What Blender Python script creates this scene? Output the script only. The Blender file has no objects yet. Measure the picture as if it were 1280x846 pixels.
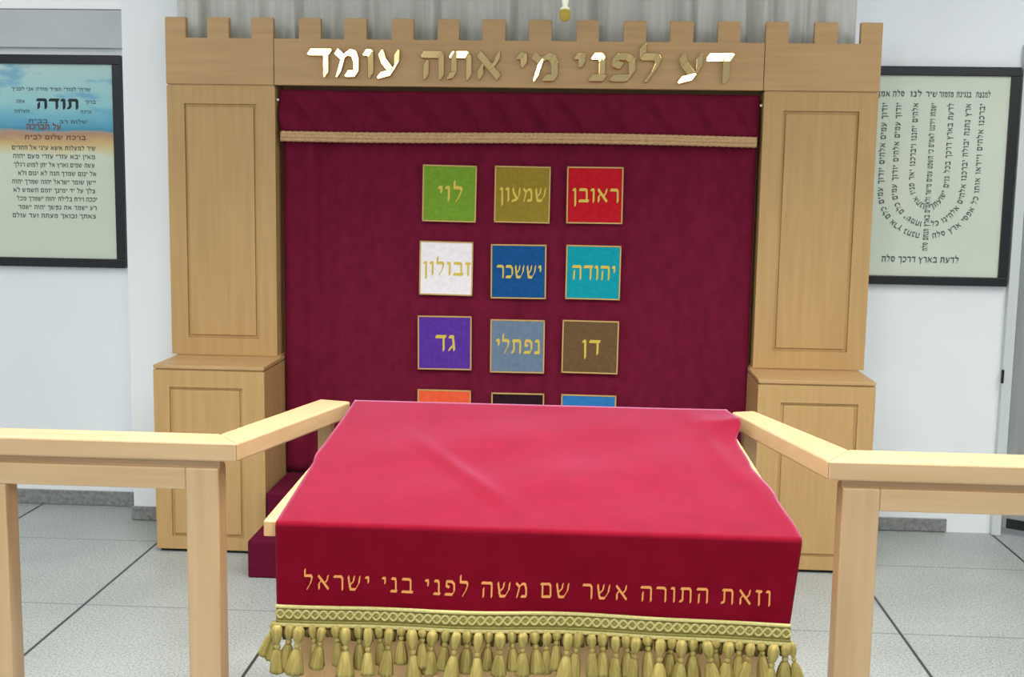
import bpy, math, random
from mathutils import Vector, Matrix
random.seed(7)
C = bpy.context.scene.collection

# ------------------------------------------------------------------ materials
def lin(r, g, b):
    f = lambda c: (c/255/12.92) if c/255 <= 0.04045 else ((c/255+0.055)/1.055)**2.4
    return (f(r), f(g), f(b), 1.0)

def new_mat(name):
    m = bpy.data.materials.new(name); m.use_nodes = True
    nt = m.node_tree; b = nt.nodes['Principled BSDF']
    return m, nt, b

def plain(name, col, rough=0.6, metal=0.0, spec=0.5, bump=None, emit=None):
    m, nt, b = new_mat(name)
    b.inputs['Base Color'].default_value = col
    b.inputs['Roughness'].default_value = rough
    b.inputs['Metallic'].default_value = metal
    b.inputs['Specular IOR Level'].default_value = spec
    if emit:
        b.inputs['Emission Color'].default_value = emit[0]
        b.inputs['Emission Strength'].default_value = emit[1]
    if bump:
        tc = nt.nodes.new('ShaderNodeTexCoord'); n = nt.nodes.new('ShaderNodeTexNoise')
        n.inputs['Scale'].default_value = bump[0]; n.inputs['Detail'].default_value = 4
        bp = nt.nodes.new('ShaderNodeBump'); bp.inputs['Strength'].default_value = bump[1]
        bp.inputs['Distance'].default_value = 0.004
        nt.links.new(tc.outputs['Object'], n.inputs['Vector'])
        nt.links.new(n.outputs['Fac'], bp.inputs['Height'])
        nt.links.new(bp.outputs['Normal'], b.inputs['Normal'])
    return m

def mottled(name, c1, c2, scale, rough=0.7, stretch=(1, 1, 1), detail=5, spec=0.4, bump=0.0, sheen=None, coat=0.0, lo=0.3, hi=0.7):
    m, nt, b = new_mat(name)
    tc = nt.nodes.new('ShaderNodeTexCoord'); mp = nt.nodes.new('ShaderNodeMapping')
    mp.inputs['Scale'].default_value = stretch
    n = nt.nodes.new('ShaderNodeTexNoise'); n.inputs['Scale'].default_value = scale; n.inputs['Detail'].default_value = detail
    r = nt.nodes.new('ShaderNodeValToRGB')
    r.color_ramp.elements[0].position = lo; r.color_ramp.elements[0].color = c1
    r.color_ramp.elements[1].position = hi; r.color_ramp.elements[1].color = c2
    L = nt.links.new
    L(tc.outputs['Object'], mp.inputs['Vector']); L(mp.outputs['Vector'], n.inputs['Vector'])
    L(n.outputs['Fac'], r.inputs['Fac']); L(r.outputs['Color'], b.inputs['Base Color'])
    b.inputs['Roughness'].default_value = rough; b.inputs['Specular IOR Level'].default_value = spec
    b.inputs['Coat Weight'].default_value = coat; b.inputs['Coat Roughness'].default_value = 0.25
    if bump:
        bp = nt.nodes.new('ShaderNodeBump'); bp.inputs['Strength'].default_value = bump; bp.inputs['Distance'].default_value = 0.003
        L(n.outputs['Fac'], bp.inputs['Height']); L(bp.outputs['Normal'], b.inputs['Normal'])
    if sheen:
        b.inputs['Sheen Weight'].default_value = sheen[0]
        b.inputs['Sheen Roughness'].default_value = sheen[1]
        b.inputs['Sheen Tint'].default_value = sheen[2]
    return m

M = {}
M['wall'] = mottled('wall_paint', lin(234, 240, 243), lin(239, 244, 246), 3, rough=0.75, bump=0.05)
M['ceiling'] = plain('ceiling_paint', lin(235, 236, 236), 0.9)
M['ark_wood_up'] = mottled('ark_maple_upright', lin(179, 145, 94), lin(191, 156, 103), 5, 0.45, (9, 9, 0.55), 6, bump=0.03)
M['ark_wood_across'] = mottled('ark_maple_across', lin(180, 145, 99), lin(192, 157, 108), 5, 0.45, (0.55, 9, 9), 6, bump=0.03)
M['rail_up'] = mottled('rail_beech_upright', lin(196, 163, 119), lin(207, 175, 133), 5, 0.38, (9, 9, 0.5), 6, bump=0.02, coat=0.6)
M['rail_across'] = mottled('rail_beech_across', lin(196, 163, 119), lin(207, 175, 133), 5, 0.38, (0.5, 9, 9), 6, bump=0.02, coat=0.6)
M['desk_wood'] = mottled('desk_beech', lin(206, 160, 104), lin(220, 178, 124), 5, 0.42, (9, 9, 0.5), 6, bump=0.02)
M['curtain'] = mottled('burgundy_velvet', lin(98, 14, 40), lin(112, 20, 50), 30, 0.85, (1, 1, 0.6), 6, 0.15, 0.12, (0.10, 0.5, lin(170, 50, 90)))
M['cloth'] = mottled('crimson_velvet', lin(112, 5, 26), lin(122, 7, 32), 22, 0.8, (1, 1, 1), 6, 0.05, 0.10, (1.0, 0.34, lin(255, 172, 214)))
M['step'] = mottled('maroon_carpet', lin(84, 14, 40), lin(98, 20, 48), 160, 0.95, (1, 1, 1), 5, 0.1, 0.4)
M['braid_cord'] = mottled('pale_gold_cord', lin(186, 176, 108), lin(206, 196, 132), 160, 0.55, (1, 1, 1), 4, 0.4, 0.3)
M['fringe'] = mottled('dark_gold_thread', lin(112, 92, 42), lin(140, 120, 62), 130, 0.7)
M['braid'] = mottled('old_gold_braid', lin(124, 116, 52), lin(150, 140, 74), 160, 0.55, (1, 1, 1), 4, 0.4, 0.3)
M['tassel'] = mottled('old_gold_thread', lin(138, 120, 58), lin(180, 164, 94), 130, 0.65, (1, 1, 0.08), 4, 0.35, 0.5)
M['braid_beige'] = mottled('beige_gold_braid', lin(178, 142, 98), lin(206, 172, 128), 120, 0.6, (1, 1, 1), 4, 0.3, 0.4)
M['gold_thread'] = plain('gold_embroidery', lin(226, 150, 80), 0.5, 0.0, 0.5)
M['patch_gold'] = plain('yellow_embroidery', lin(208, 184, 70), 0.55)
M['patch_edge'] = plain('tan_edging', lin(196, 160, 96), 0.6)
M['brass'] = plain('polished_brass', lin(214, 186, 128), 0.14, 1.0)
M['lamp_brass'] = plain('lamp_brass', lin(190, 150, 60), 0.3, 1.0)
M['drape'] = mottled('grey_drape_cloth', lin(190, 193, 186), lin(206, 209, 202), 10, 0.85, (6, 6, 0.4), 5, 0.2, 0.1)
M['black_frame'] = plain('black_lacquer', lin(18, 20, 26), 0.4)
M['parchment'] = mottled('parchment', lin(206, 217, 200), lin(212, 222, 206), 4, 0.8)
M['ink'] = plain('grey_green_ink', lin(78, 92, 88), 0.8)
M['ink_black'] = plain('black_ink', lin(30, 44, 48), 0.8)
M['ink_brown'] = plain('red_brown_ink', lin(128, 84, 70), 0.8)
M['baseboard'] = mottled('terrazzo_skirting', lin(112, 114, 113), lin(150, 152, 150), 60, 0.5)
M['bright_white'] = plain('extra_white', lin(250, 250, 250), 0.5)
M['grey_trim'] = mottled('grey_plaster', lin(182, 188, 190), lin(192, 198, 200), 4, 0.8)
M['door_grey'] = mottled('door_grey', lin(148, 152, 152), lin(160, 164, 164), 6, 0.5, (8, 8, 0.6))
M['jamb'] = plain('jamb_paint', lin(206, 214, 214), 0.5)
M['dark_metal_and_shade'] = plain('dark_metal_and_shade', lin(48, 50, 52), 0.4, 0.6)
M['glow'] = plain('amber_glass', lin(176, 158, 62), 0.3, 0, 0.5, None, (lin(220, 200, 80), 0.12))
M['glow_white'] = plain('white_shade', lin(220, 225, 200), 0.4, 0, 0.5, None, (lin(240, 245, 215), 0.4))
for n, c in dict(lime=(112, 152, 44), olive=(142, 124, 40), red=(184, 16, 32), white=(236, 232, 236), navy=(14, 78, 136), teal=(0, 150, 164),
                 purple=(86, 48, 150), slate=(104, 124, 146), brown=(104, 80, 52), orange=(232, 92, 56), black=(40, 10, 22), sky=(44, 116, 178)).items():
    M['p_'+n] = mottled('felt_'+n, lin(*[max(0, v-6) for v in c]), lin(*[min(255, v+6) for v in c]), 60, 0.8, spec=0.2)

def floor_material():
    m, nt, b = new_mat('terrazzo_tiles')
    N = nt.nodes.new; L = nt.links.new
    tc = N('ShaderNodeTexCoord'); sx = N('ShaderNodeSeparateXYZ'); L(tc.outputs['Object'], sx.inputs[0])
    def mth(op, a, bb=None, c=None):
        n = N('ShaderNodeMath'); n.operation = op
        for i, v in enumerate((a, bb, c)):
            if v is None: continue
            if isinstance(v, (int, float)): n.inputs[i].default_value = v
            else: L(v, n.inputs[i])
        return n.outputs[0]
    def grout(coord, off, per, w):        # 1 on the joint
        t = mth('MODULO', mth('ADD', mth('DIVIDE', mth('SUBTRACT', coord, off), per), 100.5), 1.0)
        d = mth('MULTIPLY', mth('ABSOLUTE', mth('SUBTRACT', t, 0.5)), per)
        return mth('LESS_THAN', d, w)
    X, Y = sx.outputs[0], sx.outputs[1]
    side = mth('GREATER_THAN', X, 0.3)
    gl = grout(X, -1.4597, 0.73, 0.0055); gr = grout(X, 1.3926, 0.7256, 0.0055)
    gx = mth('ADD', mth('MULTIPLY', gl, mth('SUBTRACT', 1.0, side)), mth('MULTIPLY', gr, side))
    gy = grout(Y, -0.8871, 0.7492, 0.0045)
    n1 = N('ShaderNodeTexNoise'); n1.inputs['Scale'].default_value = 130; n1.inputs['Detail'].default_value = 3
    n2 = N('ShaderNodeTexNoise'); n2.inputs['Scale'].default_value = 2.2; n2.inputs['Detail'].default_value = 4
    vo = N('ShaderNodeTexVoronoi'); vo.inputs['Scale'].default_value = 70
    for n in (n1, n2, vo): L(tc.outputs['Object'], n.inputs['Vector'])
    r1 = N('ShaderNodeValToRGB'); r1.color_ramp.elements[0].position = 0.32; r1.color_ramp.elements[1].position = 0.6
    r1.color_ramp.elements[0].color = lin(130, 134, 131); r1.color_ramp.elements[1].color = lin(172, 178, 175)
    L(n1.outputs['Fac'], r1.inputs['Fac'])
    mx = N('ShaderNodeMix'); mx.data_type = 'RGBA'; mx.blend_type = 'MULTIPLY'; mx.inputs['Factor'].default_value = 1
    r2 = N('ShaderNodeValToRGB'); r2.color_ramp.elements[0].color = (0.9, 0.9, 0.9, 1); r2.color_ramp.elements[1].color = (1.05, 1.05, 1.05, 1)
    r2.color_ramp.elements[0].position = 0.35; r2.color_ramp.elements[1].position = 0.65
    L(n2.outputs['Fac'], r2.inputs['Fac']); L(r1.outputs['Color'], mx.inputs['A']); L(r2.outputs['Color'], mx.inputs['B'])
    m1 = N('ShaderNodeMix'); m1.data_type = 'RGBA'; L(mth('MULTIPLY', gy, 0.6), m1.inputs['Factor']); L(mx.outputs['Result'], m1.inputs['A']); m1.inputs['B'].default_value = lin(96, 100, 98)
    m2 = N('ShaderNodeMix'); m2.data_type = 'RGBA'; L(gx, m2.inputs['Factor']); L(m1.outputs['Result'], m2.inputs['A']); m2.inputs['B'].default_value = lin(52, 54, 54)
    L(m2.outputs['Result'], b.inputs['Base Color'])
    b.inputs['Roughness'].default_value = 0.42; b.inputs['Specular IOR Level'].default_value = 0.35
    return m
M['floor'] = floor_material()

def seascape_material(z0, z1):
    """The printed picture: sky, sea and sand at the top of the sheet, plain parchment below."""
    m, nt, b = new_mat('seascape_print'); N = nt.nodes.new; L = nt.links.new
    tc = N('ShaderNodeTexCoord'); sx = N('ShaderNodeSeparateXYZ'); L(tc.outputs['Object'], sx.inputs[0])
    mp = N('ShaderNodeMapping'); mp.inputs['Scale'].default_value = (1, 1, 3.2); L(tc.outputs['Object'], mp.inputs['Vector'])
    n = N('ShaderNodeTexNoise'); n.inputs['Scale'].default_value = 4.5; n.inputs['Detail'].default_value = 4; L(mp.outputs['Vector'], n.inputs['Vector'])
    mr = N('ShaderNodeMapRange'); mr.inputs['From Min'].default_value = z0; mr.inputs['From Max'].default_value = z1; L(sx.outputs[2], mr.inputs['Value'])
    ns = N('ShaderNodeMath'); ns.operation = 'MULTIPLY_ADD'; L(n.outputs['Fac'], ns.inputs[0]); ns.inputs[1].default_value = 0.07
    ad = N('ShaderNodeMath'); ad.operation = 'SUBTRACT'; L(mr.outputs['Result'], ad.inputs[0]); ad.inputs[1].default_value = 0.035
    L(ad.outputs[0], ns.inputs[2])
    r = N('ShaderNodeValToRGB'); e = r.color_ramp.elements
    stops = [(0.0, (208, 218, 200)), (0.53, (208, 217, 198)), (0.56, (212, 204, 160)), (0.60, (206, 178, 124)), (0.635, (182, 142, 112)), (0.65, (172, 152, 136)),
             (0.665, (72, 146, 172)), (0.72, (110, 178, 198)), (0.80, (150, 202, 206)), (0.92, (168, 208, 206)), (1.0, (182, 210, 206))]
    e[0].position = 0; e[0].color = lin(*stops[0][1]); e[1].position = 1; e[1].color = lin(*stops[-1][1])
    for p, c in stops[1:-1]:
        k = e.new(p); k.color = lin(*c)
    L(ns.outputs[0], r.inputs['Fac'])
    n3 = N('ShaderNodeTexNoise'); n3.inputs['Scale'].default_value = 7; n3.inputs['Detail'].default_value = 3; L(mp.outputs['Vector'], n3.inputs['Vector'])
    rr = N('ShaderNodeValToRGB'); rr.color_ramp.elements[0].position = 0.52; rr.color_ramp.elements[1].position = 0.68
    rr.color_ramp.elements[0].color = (0, 0, 0, 1); rr.color_ramp.elements[1].color = (0.7, 0.7, 0.7, 1); L(n3.outputs['Fac'], rr.inputs['Fac'])
    up = N('ShaderNodeMath'); up.operation = 'GREATER_THAN'; L(mr.outputs['Result'], up.inputs[0]); up.inputs[1].default_value = 0.68
    mu = N('ShaderNodeMath'); mu.operation = 'MULTIPLY'; L(up.outputs[0], mu.inputs[0]); L(rr.outputs['Color'], mu.inputs[1])
    mx = N('ShaderNodeMix'); mx.data_type = 'RGBA'; L(mu.outputs[0], mx.inputs['Factor']); L(r.outputs['Color'], mx.inputs['A']); mx.inputs['B'].default_value = lin(92, 160, 196)
    L(mx.outputs['Result'], b.inputs['Base Color']); b.inputs['Roughness'].default_value = 0.8
    return m

# ------------------------------------------------------------------ mesh helpers
class MB:
    def __init__(s): s.v = []; s.f = []
    def add(s, vs, fs):
        o = len(s.v); s.v += [tuple(p) for p in vs]; s.f += [tuple(i+o for i in f) for f in fs]; return s
    def box(s, x0, x1, y0, y1, z0, z1):
        vs = [(x, y, z) for z in (z0, z1) for y in (y0, y1) for x in (x0, x1)]
        return s.add(vs, [(0, 2, 3, 1), (4, 5, 7, 6), (0, 1, 5, 4), (2, 6, 7, 3), (0, 4, 6, 2), (1, 3, 7, 5)])
    def prism_y(s, pts, y0, y1):          # outline in (x,z), counter-clockwise seen from -y
        n = len(pts)
        vs = [(x, y0, z) for x, z in pts]+[(x, y1, z) for x, z in pts]
        fs = [tuple(range(n)), tuple(reversed(range(n, 2*n)))]+[(i, i+n, (i+1) % n+n, (i+1) % n) for i in range(n)]
        return s.add(vs, fs)
    def prism_z(s, pts, z0, z1, top=None):  # outline in (x,y) counter-clockwise from above
        n = len(pts); top = top or (lambda x, y: z1); bot = z0 if callable(z0) else (lambda x, y: z0)
        vs = [(x, y, bot(x, y)) for x, y in pts]+[(x, y, top(x, y)) for x, y in pts]
        fs = [tuple(reversed(range(n))), tuple(range(n, 2*n))]+[(i, (i+1) % n, (i+1) % n+n, i+n) for i in range(n)]
        return s.add(vs, fs)
    def tube(s, path, r, n=8, closed_caps=True):
        P = [Vector(p) for p in path]; o = len(s.v); rs = r if isinstance(r, (list, tuple)) else [r]*len(P)
        for i, p in enumerate(P):
            t = (P[min(i+1, len(P)-1)]-P[max(i-1, 0)]).normalized()
            a = t.cross(Vector((0, 0, 1)))
            if a.length < 1e-3: a = t.cross(Vector((0, 1, 0)))
            a.normalize(); bb = t.cross(a)
            for k in range(n):
                an = 2*math.pi*k/n
                s.v.append(tuple(p+(a*math.cos(an)+bb*math.sin(an))*rs[i]))
        for i in range(len(P)-1):
            for k in range(n):
                s.f.append((o+i*n+k, o+(i+1)*n+k, o+(i+1)*n+(k+1) % n, o+i*n+(k+1) % n))
        s.f.append(tuple(o+k for k in range(n))); s.f.append(tuple(o+(len(P)-1)*n+k for k in reversed(range(n))))
        return s
    def lathe(s, prof, n=16, c=(0, 0, 0), ridge=0.0, nr=7):
        o = len(s.v)
        for r, z in prof:
            for k in range(n):
                an = 2*math.pi*k/n; rr = r*(1+(ridge*math.cos(an*nr) if r > 0.004 else 0))
                s.v.append((c[0]+rr*math.cos(an), c[1]+rr*math.sin(an), c[2]+z))
        for i in range(len(prof)-1):
            for k in range(n):
                s.f.append((o+i*n+k, o+i*n+(k+1) % n, o+(i+1)*n+(k+1) % n, o+(i+1)*n+k))
        s.f.append(tuple(o+k for k in reversed(range(n)))); s.f.append(tuple(o+(len(prof)-1)*n+k for k in range(n)))
        return s
    def build(s, name, mat, parent=None, smooth=False, bevel=0, seg=2, solid=0, subsurf=0):
        me = bpy.data.meshes.new(name); me.from_pydata(s.v, [], s.f); me.validate(); me.update()
        o = bpy.data.objects.new(name, me); C.objects.link(o)
        me.materials.append(M[mat] if isinstance(mat, str) else mat)
        if smooth:
            for p in me.polygons: p.use_smooth = True
        if solid:
            md = o.modifiers.new('Solidify', 'SOLIDIFY'); md.thickness = solid; md.offset = -1
        if bevel:
            md = o.modifiers.new('Bevel', 'BEVEL'); md.width = bevel; md.segments = seg; md.limit_method = 'ANGLE'; md.angle_limit = math.radians(40)
        if subsurf:
            md = o.modifiers.new('Subsurf', 'SUBSURF'); md.levels = subsurf; md.render_levels = subsurf
        if parent is not None: attach(o, parent)
        return o

WORLD = {}
def attach(o, parent):
    o.parent = parent; o.matrix_parent_inverse = (WORLD.get(parent.name) or Matrix()).inverted()
def thing(name, label, cat, loc=(0, 0, 0), group=None):
    e = bpy.data.objects.new(name, None); C.objects.link(e); e.location = loc; e.empty_display_size = 0.1
    WORLD[e.name] = Matrix.Translation(loc)
    e['label'] = label; e['category'] = cat
    if group: e['group'] = group
    return e
def struct(o): o['kind'] = 'structure'; return o
def lab(o, text): o['label'] = text; return o

# ------------------------------------------------------------------ Hebrew letters, drawn with a broad pen
G = {
 'א': (.78, [[(.10,.92),(.68,.08)], [(.66,.92),(.62,.64),(.46,.46)], [(.30,.64),(.13,.42),(.14,.08)]]),
 'ב': (.70, [[(.08,.9),(.50,.9),(.56,.8),(.56,.1)], [(.05,.09),(.68,.09)]]),
 'ג': (.50, [[(.10,.9),(.32,.9),(.36,.5),(.40,.08)], [(.35,.36),(.08,.08)]]),
 'ד': (.68, [[(.05,.9),(.65,.9)], [(.53,.9),(.53,.05)]]),
 'ה': (.72, [[(.05,.9),(.58,.9),(.62,.8),(.62,.05)], [(.15,.56),(.14,.05)]]),
 'ו': (.32, [[(.05,.9),(.20,.9),(.22,.8),(.22,.05)]]),
 'ז': (.38, [[(.04,.92),(.34,.88)], [(.20,.9),(.22,.05)]]),
 'ח': (.72, [[(.10,.9),(.60,.9),(.62,.05)], [(.14,.9),(.14,.05)]]),
 'ט': (.74, [[(.14,.9),(.10,.4),(.18,.1),(.52,.09),(.64,.4),(.60,.85),(.42,.88)]]),
 'י': (.30, [[(.05,.9),(.20,.9),(.20,.58)]]),
 'כ': (.64, [[(.06,.9),(.42,.9),(.56,.72),(.57,.3),(.44,.1),(.06,.09)]]),
 'ך': (.60, [[(.05,.9),(.50,.9),(.50,-.25)]]),
 'ל': (.60, [[(.10,1.3),(.10,.9),(.46,.9),(.52,.75),(.42,.4),(.24,.06)]]),
 'מ': (.76, [[(.08,.92),(.26,.70),(.12,.06)], [(.26,.72),(.44,.9),(.58,.86),(.65,.6),(.65,.1),(.38,.09)]]),
 'ם': (.70, [[(.06,.9),(.54,.9),(.61,.78),(.61,.09),(.14,.09),(.14,.9)]]),
 'נ': (.46, [[(.10,.9),(.30,.9),(.34,.75),(.34,.1)], [(.05,.09),(.40,.09)]]),
 'ן': (.30, [[(.05,.9),(.18,.9),(.20,-.25)]]),
 'ס': (.72, [[(.06,.9),(.50,.9),(.64,.6),(.56,.2),(.36,.08),(.18,.25),(.12,.6),(.16,.9)]]),
 'ע': (.68, [[(.58,.92),(.57,.5),(.42,.16),(.06,.03)], [(.10,.92),(.18,.6),(.40,.22)]]),
 'פ': (.66, [[(.14,.9),(.46,.9),(.58,.75),(.59,.3),(.48,.1),(.06,.09)], [(.14,.9),(.13,.62),(.28,.55)]]),
 'ף': (.64, [[(.14,.9),(.46,.9),(.55,.78),(.55,-.25)], [(.14,.9),(.13,.62),(.28,.55)]]),
 'צ': (.66, [[(.57,.92),(.51,.62),(.36,.5)], [(.08,.92),(.56,.3),(.54,.09),(.06,.09)]]),
 'ץ': (.62, [[(.56,.92),(.50,.62),(.32,.5)], [(.06,.92),(.30,.5),(.34,-.25)]]),
 'ק': (.68, [[(.05,.9),(.50,.9),(.58,.74),(.44,.38),(.40,.12)], [(.14,.58),(.14,-.25)]]),
 'ר': (.62, [[(.05,.9),(.46,.9),(.54,.78),(.54,.05)]]),
 'ש': (.86, [[(.08,.92),(.16,.3),(.21,.09),(.48,.09),(.70,.5),(.75,.92)], [(.42,.92),(.38,.62),(.20,.42)]]),
 'ת': (.78, [[(.10,.9),(.58,.9),(.65,.78),(.65,.05)], [(.19,.9),(.19,.14),(.04,.09)]]),
 '־': (.40, [[(.06,.8),(.34,.8)]]),
}
def hull(pts):
    pts = sorted(set((round(x, 5), round(y, 5)) for x, y in pts)); h = []
    for seq in (pts, pts[::-1]):
        part = []
        for p in seq:
            while len(part) > 1 and (part[-1][0]-part[-2][0])*(p[1]-part[-2][1])-(part[-1][1]-part[-2][1])*(p[0]-part[-2][0]) <= 0: part.pop()
            part.append(p)
        h += part[:-1]
    return h
def glyph_polys(ch, bold=1.0):
    w, strokes = G[ch]; a, b = .045*bold, .088*bold; e = .022*bold
    nib = [(a, b), (-a, -b), (a+e, b-e), (e-a, -b-e), (-a-e, e-b), (a-e, b+e)]
    out = []
    for st in strokes:
        for (x0, y0), (x1, y1) in zip(st, st[1:]):
            out.append(hull([(x0+i, y0+j) for i, j in nib]+[(x1+i, y1+j) for i, j in nib]))
    return w, out
def text_width(s, gap=.12, space=.42):
    return sum(space if c == ' ' else G[c][0]+gap for c in s)
def write(mb, s, x_right, z_base, size, y, thick=0.002, width=None, bold=1.0, gap=.12, space=.42, mapf=None, tilt=0, slant=0.0):
    """Letters set from right to left on a plane y; width fits the line to a length."""
    sx = size if width is None else width/text_width(s, gap, space)
    cur = x_right
    for c in s:
        if c == ' ': cur -= space*sx; continue
        w, polys = glyph_polys(c, bold); x0 = cur-w*sx
        ta, tb = (random.uniform(-tilt, tilt), random.uniform(-tilt, tilt)) if tilt else (0, 0)
        for k, h in enumerate(polys):
            pts = [(x0+px*sx, z_base+pz*size+slant*(x0-x_right)) for px, pz in h]
            n0 = len(mb.v); dy = k*0.00004
            mb.prism_y(pts, y-thick-dy, y)
            for i in range(n0, len(mb.v)):
                X, Yv, Z = mb.v[i]
                if tilt and Yv < y: Yv += ta*(X-x0-w*sx/2)+tb*(Z-z_base-size/2)
                mb.v[i] = mapf(X, Yv, Z) if mapf else (X, Yv, Z)
        cur = x0-gap*sx
    return mb
def write_path(mb, s, path, size, y, thick=0.0015):
    """Letters running along a polyline in the (x,z) plane, turned with it."""
    P = path; seg = [math.dist(a, b) for a, b in zip(P, P[1:])]; tot = sum(seg)
    sx = tot/text_width(s, .16, .5); cur = 0
    def at(d):
        for (a, b), l in zip(zip(P, P[1:]), seg):
            if d <= l or (a, b) == (P[-2], P[-1]):
                t = d/l; return (a[0]+(b[0]-a[0])*t, a[1]+(b[1]-a[1])*t), ((b[0]-a[0])/l, (b[1]-a[1])/l)
            d -= l
    for c in s:
        if c == ' ': cur += .5*sx; continue
        w, polys = glyph_polys(c, 1.0); (px, pz), (tx, tz) = at(min(tot, cur+w*sx/2))
        for k, h in enumerate(polys):
            pts = []
            for gx, gz in h:
                u = -(gx-w/2)*sx; v = (gz-.5)*size      # reading direction: right to left along the path
                pts.append((px+tx*u+tz*v, pz+tz*u-tx*v))
            mb.prism_y(hull(pts), y-thick-k*0.00004, y)
        cur += (w+.16)*sx
    return mb

# ------------------------------------------------------------------ the setting
WY = 0.375                                   # face of the back wall
struct(MB().box(-3.3, 3.3, -7.2, 1.3, -0.1, 0).build('floor', 'floor'))
struct(MB().box(-3.3, 3.3, -7.2, 1.3, 3.0, 3.1).build('ceiling', 'ceiling'))
wb = MB().box(-3.3, 2.118, WY, WY+0.15, 0, 3.0); wb.box(2.118, 3.0, WY, WY+0.15, 2.12, 3.0); wb.box(3.0, 3.3, WY, WY+0.15, 0, 3.0)
struct(wb.build('wall_back', 'wall'))
struct(MB().box(-1.682, 1.37, 0.168, WY+0.01, 0, 3.0).build('wall_center', 'wall', bevel=0.004))   # the shallow pier the ark stands against
struct(MB().box(-3.3, -1.70, WY-0.012, WY+0.01, 0.006, 0.069).build('baseboard_left', 'baseboard', bevel=0.002))
struct(MB().box(-1.688, -1.38, 0.156, 0.19, 0.002, 0.062).build('baseboard_center', 'baseboard', bevel=0.002))
struct(MB().box(1.40, 1.921, WY-0.012, WY+0.01, 0.004, 0.060).build('baseboard_right', 'baseboard', bevel=0.002))
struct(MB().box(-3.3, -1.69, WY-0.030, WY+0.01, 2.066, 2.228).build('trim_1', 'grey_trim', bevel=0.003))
struct(MB().box(-3.3, -1.69, WY-0.022, WY+0.01, 2.232, 2.30).build('bright_strip', 'bright_white', bevel=0.003))  # added strip; its extra white stands in for a brightly lit area
# door, standing ajar at the right edge
d = struct(MB().box(2.112, 2.152, WY-0.03, WY+0.15, 0, 2.12).box(2.152, 2.96, WY-0.03, WY+0.15, 2.08, 2.12).box(2.96, 3.0, WY-0.03, WY+0.15, 0, 2.12).build('door_1', 'jamb', bevel=0.003))
ca, sa = math.cos(math.radians(-32)), math.sin(math.radians(-32))
def dpt(u, v): return (2.162+u*ca-v*sa, WY-0.005+u*sa+v*ca)
lf = MB().prism_z([dpt(0, 0), dpt(.78, 0), dpt(.78, .04), dpt(0, .04)], 0.03, 2.07).build('door_leaf', 'door_grey', d, bevel=0.002)
MB().prism_z([dpt(0.02, -0.006), dpt(.76, -0.006), dpt(.76, 0), dpt(0.02, 0)], 0.032, 0.075).build('kick_strip', 'dark_metal_and_shade', lf)
MB().box(2.106, 2.117, WY-0.036, WY-0.026, 0.68, 0.74).build('latch_plate', 'dark_metal_and_shade', d, bevel=0.002)

# ------------------------------------------------------------------ the ark
ark = thing('torah_ark', 'tall light wooden ark cabinet with a battlemented crown and brass lettering', 'ark', (0, 0, 0))
TOP, NOT_, CB = 2.155, 2.073, 1.888
def crown(x0, x1, mer):
    pts = [(x0, CB), (x1, CB)]; top = []
    m = sorted(mer, reverse=True)
    if m[0][1] < x1-1e-4: top.append((x1, NOT_))
    for a, b in m:
        top += ([(b, NOT_)] if b < x1-1e-4 else [])+[(b, TOP), (a, TOP)]+([(a, NOT_)] if a > x0+1e-4 else [])
    if m[-1][0] > x0+1e-4: top.append((x0, NOT_))
    return MB().prism_y(pts+top, 0, 0.03)
crown(-1.436, -.990, [(-1.436, -1.350), (-1.262, -1.172), (-1.080, -.990)]).build('crown_panel', 'ark_wood_across', ark, bevel=0.0025)
crown(.982, 1.437, [(.982, 1.072), (1.172, 1.262), (1.352, 1.437)]).build('crown_panel', 'ark_wood_across', ark, bevel=0.0025)
cmer = [(-.886, -.795), (-.701, -.609), (-.509, -.419), (-.322, -.235), (-.142, -.049), (.044, .136), (.235, .324), (.422, .511), (.605, .698), (.794, .882)]
cp = crown(-.988, .980, cmer).build('crown_panel', 'ark_wood_across', ark, bevel=0.0025)
BRASS = (('דע', .852, .632, 1.921, (.05, -.05)), ('לפני', .575, .222, 1.920, (.06, -.03)), ('מי', .168, -.012, 1.918, (.06, -.03)), ('אתה', -.062, -.392, 1.921, (.06, -.03)), ('עומד', -.470, -.852, 1.926, (0, 0)))
BENT_TO_GLEAM = {('דע', 'ד'): (-.225, (0,)), ('דע', 'ע'): (-.24, (2,)), ('לפני', 'נ'): (-.165, (0, 1)), ('מי', 'מ'): (-.14, (1,)), ('אתה', 'ת'): (-.07, (0,))}  # tilts aimed so these strokes mirror the added rear light
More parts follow.
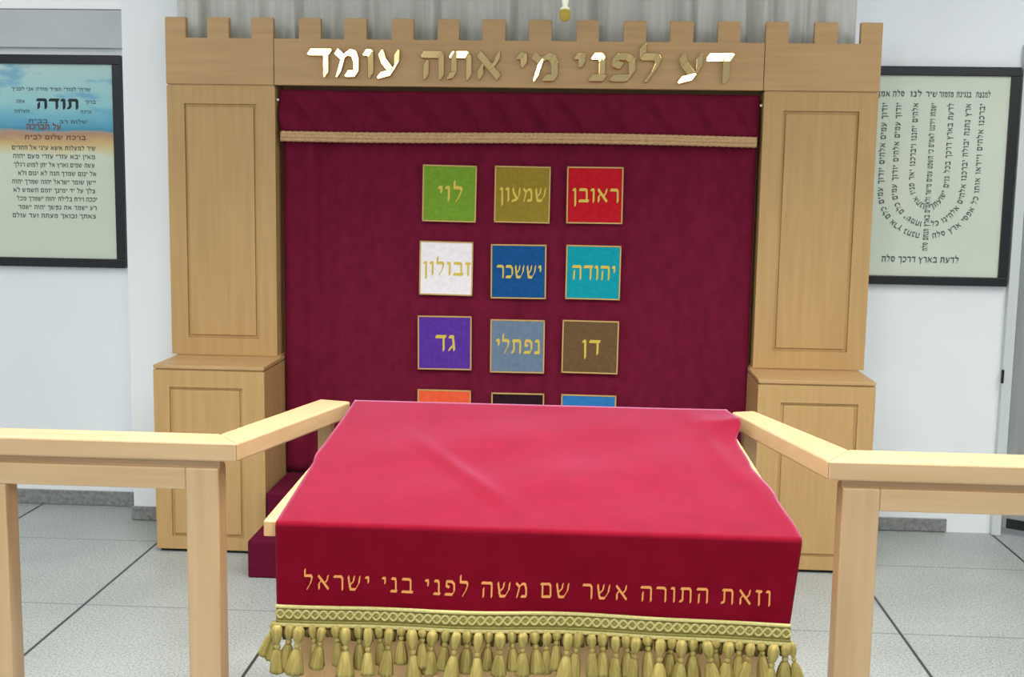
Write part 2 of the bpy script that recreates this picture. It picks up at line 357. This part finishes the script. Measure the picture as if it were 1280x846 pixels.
for word, xr, xl, zb, tl in BRASS:
    cx_, sx_ = xr, (xr-xl)*1.02/text_width(word, .10)
    for ch in word:
        lt = MB(); wl = G[ch][0]*sx_
        write(lt, ch, cx_, zb, .104, -0.002, 0.013, width=sx_*text_width(ch, .10), bold=1.4, gap=.10)
        # sheet brass strokes tilt differently; chosen ones are shaped to gleam towards the camera
        per = []; i0 = 0
        for h_ in glyph_polys(ch, 1.4)[1]: per.append((i0, i0+2*len(h_))); i0 += 2*len(h_)
        nv = list(lt.v)
        for n_, (a_, b_) in enumerate(per):
            ta, tb = .05+random.uniform(-.05, .05), random.uniform(-.07, -.01)
            bent = BENT_TO_GLEAM.get((word, ch))
            if word == 'עומד' and not (ch == 'ד' and n_ == 1) and not (ch == 'ו' and n_ > 1): ta, tb = random.uniform(-.02, .02), random.uniform(-.015, .01)
            elif bent and n_ in bent[1]: ta, tb = bent[0], -.005
            mx_, mz_ = sum(p[0] for p in lt.v[a_:b_])/(b_-a_), sum(p[2] for p in lt.v[a_:b_])/(b_-a_)
            for q_ in range(a_, b_):
                x, y, z = lt.v[q_]
                if y < -.005: nv[q_] = (x, y+ta*(x-mx_)+tb*(z-mz_), z)
        lt.v = nv
        lab(lt.build('brass_letter', 'brass', cp, bevel=0.0032, seg=3), 'shiny mirror-polished brass Hebrew letter')
        cx_ -= wl+.10*sx_

def inset(parent, name, x0, x1, z0, z1, y, mat):
    """A raised field inside a moulded groove."""
    g = 0.012
    mo = MB()
    for (a, b, c_, d_) in ((x0, x1, z0, z0+g), (x0, x1, z1-g, z1), (x0, x0+g, z0+g, z1-g), (x1-g, x1, z0+g, z1-g)):
        mo.box(a, b, y+0.008, y+0.012, c_, d_)
    mo.box(x0+g, x1-g, y+0.0015, y+0.012, z0+g, z1-g)
    return mo.build(name, mat, parent, bevel=0.004)
def framed(x0, x1, y0, y1, z0, z1, px0, px1, pz0, pz1, mat):
    mb = MB().box(x0, x1, y0+0.012, y1, z0, z1)
    mb.box(x0, px0, y0, y0+0.0121, z0, z1).box(px1, x1, y0, y0+0.0121, z0, z1)
    mb.box(px0-0.0001, px1+0.0001, y0, y0+0.0121, z0, pz0).box(px0-0.0001, px1+0.0001, y0, y0+0.0121, pz1, z1)
    return mb
for sgn in (-1, 1):
    def mir(a, b): return (a, b) if sgn < 0 else (-b, -a)
    x0, x1 = mir(-1.434, -.986); p0, p1 = mir(-1.362, -1.063)
    pil = framed(x0, x1, 0, 0.155, 0.774, 1.882, p0, p1, .846, 1.810, None).build('pilaster', 'ark_wood_up', ark)
    inset(pil, 'panel', p0, p1, .846, 1.810, 0, 'ark_wood_up')
    MB().box(x0+.004, x1-.004, 0.006, 0.15, 1.8815, 1.8885).build('shadow_fillet', 'ark_wood_across', pil)
    x0, x1 = mir(-1.420, -.971); p0, p1 = mir(-1.356, -1.060)
    bs = framed(x0, x1, -.266, 0.155, 0.014, 0.748, p0, p1, .066, .680, None).build('base_cabinet', 'ark_wood_up', ark)
    inset(bs, 'panel', p0, p1, .066, .680, -.266, 'ark_wood_up')
    MB().box(x0, x1, -.266, 0.155, .7535, .768).build('cabinet_top', 'ark_wood_across', bs, bevel=0.002)
    MB().box(x0+.008, x1-.008, -.258, 0.15, .7475, .754).build('neck', 'ark_wood_across', bs)
    MB().box(x0+.012, x1-.012, -.248, 0.15, 0, .0145).build('shadow_toe', 'dark_metal_and_shade', bs)  # dark colour stands in for the shadow under the base
    MB().box(x0+.006, x1-.006, 0.004, 0.15, .7675, .7745).build('foot_fillet', 'ark_wood_across', bs)
    hk = MB().lathe([(.004, 0), (.006, .004), (.004, .009)], 10, (0, 0, 0)); hk.v = [(x+sgn*.978, 0.018+y, 1.826+z) for x, y, z in hk.v]
    lab(hk.build('hook', 'bright_white', pil, smooth=True), 'tiny pale curtain hook')
# back panel of the ark behind the curtain
MB().box(-.986, .986, 0.125, 0.15, 0.27, 1.90).build('back_panel', 'ark_wood_up', ark)

# ------------------------------------------------------------------ ark curtain
cur = thing('ark_curtain', 'burgundy velvet curtain with coloured square patches hanging across the wooden ark', 'curtain', (0, 0.07, 0.32))
def fold(x, z):
    k = max(0, (abs(x-0.02)-.5)/.5); k = min(1, k)
    a = 0.0035+0.0095*k
    t = x*31+math.sin(z*1.3)*.5
    return a*(math.sin(t+.8*math.sin(t))+.5*math.sin(x*57+1+z*.6))
def sheet(x0, x1, z0, z1, nx, nz, yf):
    mb = MB(); vs = []; fs = []
    for j in range(nz+1):
        for i in range(nx+1):
            x = x0+(x1-x0)*i/nx; z = z0+(z1-z0)*j/nz; vs.append((x, yf(x, z), z))
    for j in range(nz):
        for i in range(nx):
            a = j*(nx+1)+i; fs.append((a, a+1, a+nx+2, a+nx+1))
    return mb.add(vs, fs)
sheet(-.968, .972, 0.272, 1.725, 180, 40, lambda x, z: 0.052+fold(x, z)).build('main_panel', 'curtain', cur, smooth=True, solid=0.004)
def val(x, z):
    t = (1.87-z)/.17
    th = (x+0.75*(z-1.7))*40+1.2*math.sin(x*6); f = math.sin(th+.75*math.sin(th))
    return 0.034-0.016*math.sin(math.pi*min(1, max(0, t)))*f*(1.0 if x < .3 else .55)+0.003*math.sin(x*9)
vz = lambda x: 1.704+0.004*math.sin(x*3.1+.6)
vm = MB(); nx, nz = 220, 14; vs = []; fs = []
for j in range(nz+1):
    for i in range(nx+1):
        x = -.975+1.95*i/nx; z = vz(x)+(1.872-vz(x))*j/nz; vs.append((x, val(x, z), z))
for j in range(nz):
    for i in range(nx):
        a = j*(nx+1)+i; fs.append((a, a+1, a+nx+2, a+nx+1))
vl = vm.add(vs, fs).build('valance', 'curtain', cur, smooth=True, solid=0.003)
br = MB()
nb = 260
for (dz, rr) in ((-.004, .0085), (-.016, .0095), (-.030, .0085)):
    br.tube([(-.968+1.936*i/nb, 0.022+0.003*math.sin((-.968+1.936*i/nb)*9), vz(-.968+1.936*i/nb)+dz) for i in range(nb+1)], [rr*(1+.14*math.sin(i*1.9+dz*400)) for i in range(nb+1)], 8)
lab(br.build('braid', 'braid_beige', vl, smooth=True), 'beige gold braid edging the top band')

PW = .2235
def patch(name_col, x0, x1, z1, z0, word, tw, th, label, rot):
    cx, cz = (x0+x1)/2, (z0+z1)/2; hx, hz = (x1-x0)/2-.003, (z1-z0)/2-.003
    ang = math.radians(rot); c_, s_ = math.cos(ang), math.sin(ang)
    R = lambda X, Y, Z: (cx+(X*c_-Z*s_), Y, cz+(X*s_+Z*c_))
    def rt(mb): mb.v = [R(*p) for p in mb.v]; return mb
    Y = 0.0405
    p = rt(MB().box(-hx, hx, Y-.003, Y+.002, -hz, hz)).build('patch', 'p_'+name_col, cur); lab(p, label)
    e = MB(); w = .0055
    e.box(-hx-w/2, hx+w/2, Y-.0045, Y, hz-w/2, hz+w/2).box(-hx-w/2, hx+w/2, Y-.0045, Y, -hz-w/2, -hz+w/2)
    e.box(-hx-w/2, -hx+w/2, Y-.0045, Y, -hz, hz).box(hx-w/2, hx+w/2, Y-.0045, Y, -hz, hz)
    rt(e).build('edging', 'patch_edge', p)
    t = MB(); write(t, word, tw/2, -th/2, th, Y-.003, .0012, width=tw, bold=.95)
    rt(t).build('embroidered_name', 'patch_gold', p)
rows = [
 ('lime', -.384, -.161, 1.577, 1.345, 'לוי', .112, .062, 'lime green square patch, top row left'),
 ('olive', -.087, .142, 1.577, 1.346, 'שמעון', .200, .056, 'olive gold square patch, top row middle'),
 ('red', .209, .439, 1.579, 1.348, 'ראובן', .196, .056, 'bright red square patch, top row end'),
 ('white', -.395, -.172, 1.265, 1.041, 'זבולון', .205, .056, 'white square patch'),
 ('navy', -.098, .132, 1.258, 1.033, 'יששכר', .192, .054, 'dark blue square patch'),
 ('teal', .212, .438, 1.260, 1.036, 'יהודה', .186, .058, 'teal square patch'),
 ('purple', -.400, -.174, .955, .728, 'גד', .094, .066, 'purple square patch'),
 ('slate', -.096, .131, .946, .722, 'נפתלי', .192, .060, 'slate grey square patch'),
 ('brown', .203, .437, .949, .727, 'דן', .082, .060, 'brown square patch'),
 ('orange', -.400, -.174, .643, .418, 'בנימין', .196, .058, 'orange square patch half hidden by the table'),
 ('black', -.088, .134, .637, .412, 'יוסף', .150, .058, 'near-black square patch half hidden by the table'),
 ('sky', .204, .434, .637, .412, 'אשר', .130, .058, 'sky blue square patch half hidden by the table')]
for i, r in enumerate(rows): patch(*r, [-.6, -.3, .2, -.5, .3, -.2, .4, .1, -.3, 0, .2, -.2][i])

# ------------------------------------------------------------------ carpeted steps before the ark
st = thing('carpeted_steps', 'two low maroon carpeted steps leading up to the ark curtain', 'steps', (0, -.27, 0))
MB().box(-.967, .967, -.546, -.302, 0, .144).build('lower_step', 'step', st, bevel=0.006)
MB().box(-.958, .958, -.300, .045, 0, .268).build('upper_step', 'step', st, bevel=0.006)

# ------------------------------------------------------------------ grey drape above and behind the crown, small lamp
dr = MB()
def dfold(x, z):
    y = .018*math.sin(x*43+.8*math.sin(z*3))+.010*math.sin(x*79+2)+.008*math.sin(x*23+.4*z)
    for c0, w in ((-1.30, .016), (-1.235, .018), (-.90, .012), (-.62, .015), (-.33, .01), (.30, .012), (.93, .013), (1.02, .016), (1.155, .013), (.70, .011), (-.02, .01)):
        y += .045*math.exp(-((x-c0)/w)**2)
    return .088+y*.72
drape = sheet(-1.415, 1.355, 1.95, 2.97, 420, 16, dfold).build('grey_drape', 'drape', None, smooth=True, solid=0.003)
drape['label'] = 'pleated grey drape hanging behind the battlements of the ark'; drape['category'] = 'drape'
lamp = thing('hanging_lamp', 'tiny amber lamp hanging just above the crown of the ark', 'lamp', (.188, -.04, 2.17))
b_ = MB().lathe([(.002, -.030), (.012, -.026), (.021, -.012), (.024, .002), (.019, .014), (.010, .020)], 18, (.188, -.04, 2.172)).build('glass', 'glow', lamp, smooth=True)
MB().lathe([(.020, .0), (.016, .006), (.009, .012), (.013, .03), (.016, .05), (.012, .06), (.003, .066)], 18, (.188, -.04, 2.191)).build('shade', 'glow_white', lamp, smooth=True)
MB().tube([(.188, -.04, 2.252), (.188, -.04, 3.0)], .002, 6).build('chain', 'lamp_brass', lamp)

# ------------------------------------------------------------------ framed pictures
def frame(x0, x1, z0, z1, w, root):
    y0, y1 = WY-.030, WY-.002
    f = MB().box(x0, x1, y0, y1, z1-w, z1).box(x0, x1, y0, y1, z0, z0+w).box(x0, x0+w, y0, y1, z0+w, z1-w).box(x1-w, x1, y0, y1, z0+w, z1-w)
    return f.build('frame', 'black_frame', root, bevel=0.003)
p1 = thing('framed_picture', 'black framed poster of painted sea and sand above Hebrew verses, beside the ark', 'picture', (-2.10, WY-.01, 1.57))
frame(-2.436, -1.760, 1.103, 2.036, .040, p1)
pr = MB().box(-2.396, -1.800, WY-.018, WY-.004, 1.143, 1.996).build('print', seascape_material(1.143, 1.996), p1)
t1 = MB(); yp = WY-.0182
body = ['שיר למעלות אשא עיני אל ההרים', 'מאין יבא עזרי עזרי מעם יהוה', 'עשה שמים וארץ אל יתן למוט רגלך', 'אל ינום שמרך הנה לא ינום ולא', 'יישן שומר ישראל יהוה שמרך יהוה', 'צלך על יד ימינך יומם השמש לא', 'יככה וירח בלילה יהוה ישמרך מכל', 'רע ישמר את נפשך יהוה ישמר', 'צאתך ובואך מעתה ועד עולם']
for i, s in enumerate(body):
    write(t1, s, -1.885-.004*(i % 3), 1.622-i*.0375, .0175, yp, .001, width=.385-.008*(i % 4), bold=1.05)
t1.build('verses', 'ink', pr)
t2 = MB()
write(t2, 'תודה', -1.955, 1.803, .042, yp, .001, width=.20, bold=1.35)
t2.build('heading', 'ink_black', pr)
for args in (('שויתי לנגדי תמיד מודה אני לפניך', -1.90, 1.880, .014, .36), ('ברוך', -1.88, 1.826, .014, .05), ('אתה', -2.20, 1.826, .014, .04), ('ברכה', -1.90, 1.785, .012, .05),
             ('והצלחה', -2.18, 1.785, .012, .07), ('שלום רב', -1.92, 1.740, .013, .13), ('בבית', -2.10, 1.740, .016, .09)):
    t3 = MB(); write(t3, args[0], args[1], args[2], args[3], yp, .001, width=args[4]); t3.build('text_line', 'ink', pr)
t4 = MB(); write(t4, 'על הברכה', -2.04, 1.712, .022, yp, .001, width=.16, bold=1.3); write(t4, 'ברכת שלום לבית', -1.93, 1.668, .018, yp, .001, width=.28, bold=1.2)
t4.build('red_brown_lines', 'ink_brown', pr)

p2 = thing('framed_picture', 'black framed parchment print of verses written in a seven-branched candelabrum shape', 'picture', (1.77, WY-.01, 1.56))
frame(1.448, 2.104, 1.100, 2.024, .038, p2)
pr2 = MB().box(1.486, 2.066, WY-.018, WY-.004, 1.138, 1.986).build('print', 'parchment', p2)
t = MB(); xc = 1.752
for s, x in (('למנצח', 1.985), ('בנגינת', 1.905), ('מזמור', 1.832), ('שיר', 1.765), ('לנו', 1.70), ('סלה', 1.628), ('אמן', 1.568)):
    write(t, s, x, 1.898, .022, yp, .001, width=.052 if len(s) < 5 else .062, bold=1.1)
def branch(sg, r, z0, d_):
    pts = [(xc+sg*r, 1.872-(1.872-z0)*k/10) for k in range(11)]
    pts += [(xc+sg*r*math.cos(a), z0-d_*math.sin(a)) for a in [math.pi/2*k/14 for k in range(1, 14)]]
    return pts
txt = {(-1, 0): 'אלהים יחננו ויברכנו יאר פניו אתנו', (1, 0): 'לדעת בארץ דרכך בכל גוים ישועתך', (-1, 1): 'יודוך עמים אלהים יודוך עמים כלם ישמחו', (1, 1): 'ארץ נתנה יבולה יברכנו אלהים אלהינו כל',
       (-1, 2): 'יודוך עמים אלהים יודוך עמים כלם ארץ נתנה', (1, 2): 'יברכנו אלהים וייראו אותו כל אפסי ארץ סלה'}
for k, (r, z0, d_) in enumerate(((.074, 1.55, .115), (.145, 1.515, .155), (.203, 1.505, .195))):
    for sg in (-1, 1): write_path(t, txt[(sg, k)], branch(sg, r, z0, d_), .021, yp)
write_path(t, 'ישמחו וירננו לאמים כי תשפט עמים מישר ולאמים בארץ תנחם סלה', [(xc, 1.872), (xc, 1.245)], .021, yp)
write(t, 'לדעת בארץ דרכך סלה', xc+.145, 1.197, .024, yp, .001, width=.33, bold=1.15)
t.build('candelabrum_verses', 'ink', pr2)

# ------------------------------------------------------------------ reading desk
desk = thing('reading_desk', 'light wooden reading desk with a sloping top under the crimson cover', 'desk', (.17, -2.06, 0))
zt = lambda x, y: .896+(y+1.655)*(.100/.80)
BL, BR, FR, FL = (-.319, -1.668), (.660, -1.652), (.727, -2.440), (-.382, -2.462)
MB().prism_z([FL, FR, BR, BL], lambda x, y: zt(x, y)-.034, 0, zt).build('sloping_top', 'desk_wood', desk, bevel=0.003)
zb = lambda x, y: zt(x, y)-.036
body_ = MB().prism_z([(-.325, -2.385), (.672, -2.385), (.640, -1.74), (-.296, -1.74)], 0.0, 0, zb)
body_.build('cabinet_body', 'desk_wood', desk, bevel=0.003)
MB().box(-.27, .615, -2.392, -2.386, .12, .62).build('front_panel', 'desk_wood', desk, bevel=0.003)

# ------------------------------------------------------------------ velvet cover
XW = lambda t, tab: next(a[1]+(b[1]-a[1])*(lambda k: k*k*(3-2*k))((t-a[0])/(b[0]-a[0])) for a, b in zip(tab, tab[1:]) if t <= b[0]+1e-9)
LT = [(0, -.345), (.15, -.347), (.42, -.353), (.52, -.358), (.60, -.352), (.8, -.352), (1, -.352)]
RT = [(0, .676), (.10, .690), (.18, .694), (.30, .672), (.5, .683), (.75, .712), (1, .730)]
YB, YF = -1.640, -2.468
def top_pt(a, t):
    xl, xr = XW(t, LT), XW(t, RT); x = xl+(xr-xl)*a; y = YB+(YF-YB)*t
    z = zt(x, y)+.0035
    z += .0022*(math.sin(x*19+y*7)+math.sin(x*8-y*17))*math.sin(math.pi*min(1, max(0, t)))*math.sin(math.pi*a)
    z += .002
    # raised crease and the curled far edge
    dx, dt = (x-.0)/.16, (t-.62)/.30
    dist = abs(dx*.72-dt*.7); along = dx*.7+dt*.72
    z += .0075*math.exp(-(dist/.13)**2)*math.exp(-(along/1.0)**2)
    q = max(0, 1-abs(t-.16)/.2); z += .020*q*q*max(0, (a-.86)/.14)
    z += .010*math.exp(-((a-.955)/.022)**2)*math.exp(-((t-.42)/.22)**2)*-.3
    z += .006*math.exp(-((a-.90-.10*t)/.03)**2)*math.sin(math.pi*t)
    return (x, y, z)
ZTOPF = zt(0, YF)
def drop_y(x, z):
    k = min(1, max(0, (ZTOPF-z)/.2))
    return YF-.012-k*.006-.007*k*(math.sin(x*9+1.0)+.6*math.sin(x*17+.5))
HEM = lambda x: .610+.003*math.sin(x*7+.4)
def drop_edge(a, k):
    return -.352+.002*k, .730-.020*k
mb = MB(); na = 110; grid = []
for q in (0, .35, .7, 1):                    # the flap behind the back edge
    grid.append([(lambda p: (p[0], p[1]+.006*math.sin(math.pi/2*min(1, (1-q)*2)), p[2]-.11*(1-q)))(top_pt(i/na, 0)) for i in range(na+1)])
grid = grid[:-1]
for j in range(61): grid.append([top_pt(i/na, j/60) for i in range(na+1)])
for j in range(1, 5):                        # the rounded front edge
    an = math.pi/2*j/5
    grid.append([(lambda p: (p[0], YF-.012*math.sin(an), p[2]-.012*(1-math.cos(an))))(top_pt(i/na, 1)) for i in range(na+1)])
for j in range(0, 19):
    k = j/18; row = []
    for i in range(na+1):
        p = top_pt(i/na, 1); xl, xr = drop_edge(0, k); x = xl+(xr-xl)*i/na; z0 = p[2]-.012; z = z0+(HEM(x)-z0)*k
        row.append((x, drop_y(x, z), z))
    grid.append(row)
vs = [p for r in grid for p in r]; fs = []
for j in range(len(grid)-1):
    for i in range(na):
        a = j*(na+1)+i; fs.append((a, a+na+1, a+na+2, a+1))
cover = mb.add(vs, fs).build('table_cover', 'cloth', None, smooth=True, solid=0.0025)
cover['label'] = 'crimson velvet cover with gold Hebrew embroidery and tassels draped over the reading desk'; cover['category'] = 'table cover'
line = 'וזאת התורה אשר שם משה לפני בני ישראל'
xr_, k_ = .672, .972/text_width(line, .2, .5)
for wd in line.split(' '):
    t = MB(); L_ = text_width(wd, .2)*k_
    write(t, wd, xr_, .657, .033, 0, .0016, width=L_, gap=.2, bold=.72, mapf=lambda X, Y, Z: (X, drop_y(X, Z)-.0006+Y, Z))
    lab(t.build('embroidered_word', 'gold_thread', cover), 'gold embroidered Hebrew word on the front'); xr_ -= L_+.5*k_
# braid along the hem
bz0, bz1 = -.030, .014
bd = MB(); nbx = 160; X0, X1 = -.3505, .7125
fr = lambda i, n: X0+(X1-X0)*i/n
pv = []; pf = []
for i in range(nbx+1):
    x = fr(i, nbx); h = HEM(x); y = drop_y(x, h)
    for (dy, dz) in ((-.003, bz0), (-.003, bz1), (.003, bz1), (.003, bz0)): pv.append((x, y+dy, h+dz))
for i in range(nbx):
    for k in range(4): pf.append((i*4+k, i*4+(k+1) % 4, (i+1)*4+(k+1) % 4, (i+1)*4+k))
pf += [(3, 2, 1, 0), (nbx*4, nbx*4+1, nbx*4+2, nbx*4+3)]
bd.add(pv, pf)
for dz, rr in ((bz0+.011, .003),):
    bd.tube([(fr(i, nbx), drop_y(fr(i, nbx), HEM(fr(i, nbx)))-.004, HEM(fr(i, nbx))+dz) for i in range(nbx+1)], rr, 7)
lab(bd.build('braid', 'braid', cover, smooth=True), 'old gold woven braid along the hem'); bd = MB()
nz_ = 58
for ph in (0, 1):
    pts = []
    for i in range(nz_*6+1):
        x = fr(i, nz_*6); tri = math.sin(math.pi*(i/6+ph)); pts.append((x, drop_y(x, HEM(x))-.0045-.0012*math.cos(math.pi*(i/6+ph)), HEM(x)-.003+.0085*tri))
    bd.tube(pts, .0027, 6)
for dz, rr in ((bz0+.004, .0048), (bz1-.001, .004)):
    bd.tube([(fr(i, nbx), drop_y(fr(i, nbx), HEM(fr(i, nbx)))-.005, HEM(fr(i, nbx))+dz) for i in range(nbx+1)], rr, 7)
lab(bd.build('braid_cord', 'braid_cord', cover, smooth=True), 'paler zigzag cord on the braid')
fg = MB(); rnd = random.Random(5)
for i in range(104):
    x = X0+.004+(X1-X0-.008)*i/103; y = drop_y(x, HEM(x))+.004; h = HEM(x)+bz0+.004; q = rnd.uniform(-.003, .003); L_ = rnd.uniform(.026, .036)
    fg.tube([(x, y, h), (x+q*.5, y-.001, h-L_*.5), (x+q, y, h-L_)], [.0048, .0056, .0044], 6)
fg = fg.build('fringe', 'fringe', cover, smooth=True); fg['kind'] = 'stuff'
# tassels: four shapes, then copies of them in a loop
def tassel_mesh(L1, L2, w, seed):
    rnd = random.Random(seed); m = MB()
    m.lathe([(.0050, 0.004), (.0082, -.003), (.0084, -L1*.5), (.0056, -L1*.85), (.0026, -L1)], 14, (0, 0, 0), .08, 5)
    m.lathe([(.002, -L1+.002), (.0050, -L1-.002), (.0052, -L1-.006), (.0030, -L1-.010)], 12)
    z = -L1-.009
    m.lathe([(.0028, z), (.0062, z-.004), (.0085*w, z-L2*.25), (.0112*w, z-L2*.55), (.0128*w, z-L2*.85), (.0132*w, z-L2), (.006*w, z-L2+.002)], 28, (0, 0, 0), .09, 9)
    return m
protos = [tassel_mesh(.024, .048, 1.0, 1), tassel_mesh(.030, .050, 1.05, 2), tassel_mesh(.016, .050, .95, 3), tassel_mesh(.034, .046, .9, 4)]
pm = []
for k, m in enumerate(protos):
    me = bpy.data.meshes.new('tassel'); me.from_pydata(m.v, [], m.f); me.update(); me.materials.append(M['tassel'])
    for p in me.polygons: p.use_smooth = True
    pm.append(me)
nt_ = 46
rnd = random.Random(21)
for i in range(nt_):
    x = X0+.008+(X1-X0-.016)*i/(nt_-1)+rnd.uniform(-.003, .003); back = i % 2
    o = bpy.data.objects.new('tassel', pm[rnd.choice((0, 1, 1, 3)) if not back else rnd.choice((0, 2, 2, 0, 1))]); C.objects.link(o)
    o.location = (x, drop_y(x, HEM(x))-.006-(0 if back else .013), HEM(x)+bz0+.002)
    o.rotation_euler = (rnd.uniform(-.10, .10), rnd.uniform(-.22, .22), rnd.uniform(0, 3))
    o.scale = (rnd.uniform(1.12, 1.38),)*2+(rnd.uniform(.96, 1.12),)
    attach(o, cover)
for x, ry, me in ((X0-.004, .35, 2), (X0+.002, .18, 0), (X1+.003, -.22, 1)):
    o = bpy.data.objects.new('tassel', pm[me]); C.objects.link(o); o.location = (x, drop_y(x, HEM(x))+.002, HEM(x)+bz0+.003); o.rotation_euler = (0, ry, 0); attach(o, cover)

# ------------------------------------------------------------------ railings on both sides of the desk
def railing(label, corner, back_corner, far_x, in_end, out_end, posts, sg, end_post):
    r = thing('wooden_railing', label, 'railing', (corner[0]+sg*.25, corner[1]+.05, 0), 'railings beside the reading desk')
    yf_, yb_ = corner[1], back_corner[1]
    if sg < 0:
        front = [(far_x, yf_), corner, back_corner, (far_x, yb_)]
        side = [corner, in_end, out_end, back_corner]
    else:
        front = [corner, (far_x, yf_), (far_x, yb_), back_corner]
        side = [in_end, corner, back_corner, out_end]
    MB().prism_z(front, .853, .899).build('cap_rail', 'rail_across', r, bevel=0.005)
    MB().prism_z(side, .853, .899).build('side_cap_rail', 'rail_along', r, bevel=0.005)
    y0 = yf_+.012
    xs = sorted((posts[0][1] if sg < 0 else posts[0][0], far_x))
    MB().box(xs[0], xs[1], y0+.014, y0+.050, .832, .854).build('neck_rail', 'rail_across', r)
    inner = posts[0]
    MB().box(*(sorted((far_x, inner[0])) if sg < 0 else sorted((inner[1], far_x))), y0, y0+.062, .782, .834).build('top_rail', 'rail_across', r, bevel=0.003)
    for k, (a, b) in enumerate(posts):
        MB().box(a, b, y0-.0005, y0+.0625, 0, .8345 if k == 0 else .7825).build('post', 'rail_up', r, bevel=0.004)
    # the side run under its sloping-in cap
    ex, ey = end_post
    MB().box(ex-.019, ex+.019, ey-.02, ey+.02, 0, .854).build('side_post', 'rail_up', r, bevel=0.003)
    return r
M['rail_along'] = mottled('rail_beech_along', lin(196, 163, 119), lin(207, 175, 133), 5, 0.38, (9, 0.5, 9), 6, bump=0.02, coat=0.6)
railing('light wooden railing with square posts running left from the reading desk', (-.515, -2.197), (-.582, -2.100), -2.6, (-.357, -1.640), (-.448, -1.616), [(-.641, -.563), (-1.152, -1.074), (-1.9, -1.82)], -1, (-.424, -1.650))
railing('light wooden railing with square posts running right from the reading desk', (.834, -2.204), (.905, -2.082), 2.6, (.689, -1.646), (.753, -1.622), [(.872, .956), (1.46, 1.54), (2.1, 2.18)], 1, (.738, -1.655))

# ------------------------------------------------------------------ light
def area(name, loc, sx, sy, power, col=(1, .985, .95), rot=(0, 0, 0)):
    l = bpy.data.lights.new(name, 'AREA'); l.shape = 'RECTANGLE'; l.size = sx; l.size_y = sy; l.energy = power; l.color = col
    o = bpy.data.objects.new(name, l); C.objects.link(o); o.location = loc; o.rotation_euler = rot
    return o
def lamp_at(loc, sx, sy, p, spread=180, **k):
    o = area('overhead_light', loc, sx, sy, p, **k); o.data.spread = math.radians(spread); return o
lamp_at((0.2, -2.2, 2.95), 2.6, 0.5, 75, 120)
lamp_at((0.2, -4.8, 2.95), 3.0, 0.8, 96)
lamp_at((-2.4, -1.7, 2.95), 0.6, 1.8, 24)  # unseen side light, added to brighten the left wall
lamp_at((2.6, -1.7, 2.95), 0.6, 1.8, 38)  # its counterpart, added to brighten the right wall
area('reflection_light', (-2.12, -7.1, 2.68), 1.1, 0.6, 30, (1, 1, 1), (math.radians(90), 0, 0))  # added light behind the camera, placed to shine in the brass letters
w = bpy.data.worlds.new('World'); bpy.context.scene.world = w; w.use_nodes = True
w.node_tree.nodes['Background'].inputs['Color'].default_value = (.86, .93, 1.0, 1); w.node_tree.nodes['Background'].inputs['Strength'].default_value = 0.6

# ------------------------------------------------------------------ camera
cd = bpy.data.cameras.new('Camera'); cam = bpy.data.objects.new('Camera', cd); C.objects.link(cam)
cd.sensor_fit = 'HORIZONTAL'; cd.sensor_width = 36; cd.lens = 1476.53/1280*36; cd.clip_start = 0.05
r_ = Vector((0.998224, 0.057438, 0.015797)); u_ = Vector((-0.023038, 0.127690, 0.991547)); f_ = Vector((-0.054935, 0.990150, -0.128786))
mt = Matrix((r_, u_, -f_)).transposed().to_4x4(); mt.translation = Vector((0.26485, -4.83175, 1.5)); cam.matrix_world = mt
sc = bpy.context.scene; sc.camera = cam
sc.view_settings.view_transform = 'Standard'; sc.view_settings.look = 'None'; sc.view_settings.gamma = 1; sc.view_settings.exposure = 0.0
sc.view_settings.use_curve_mapping = False
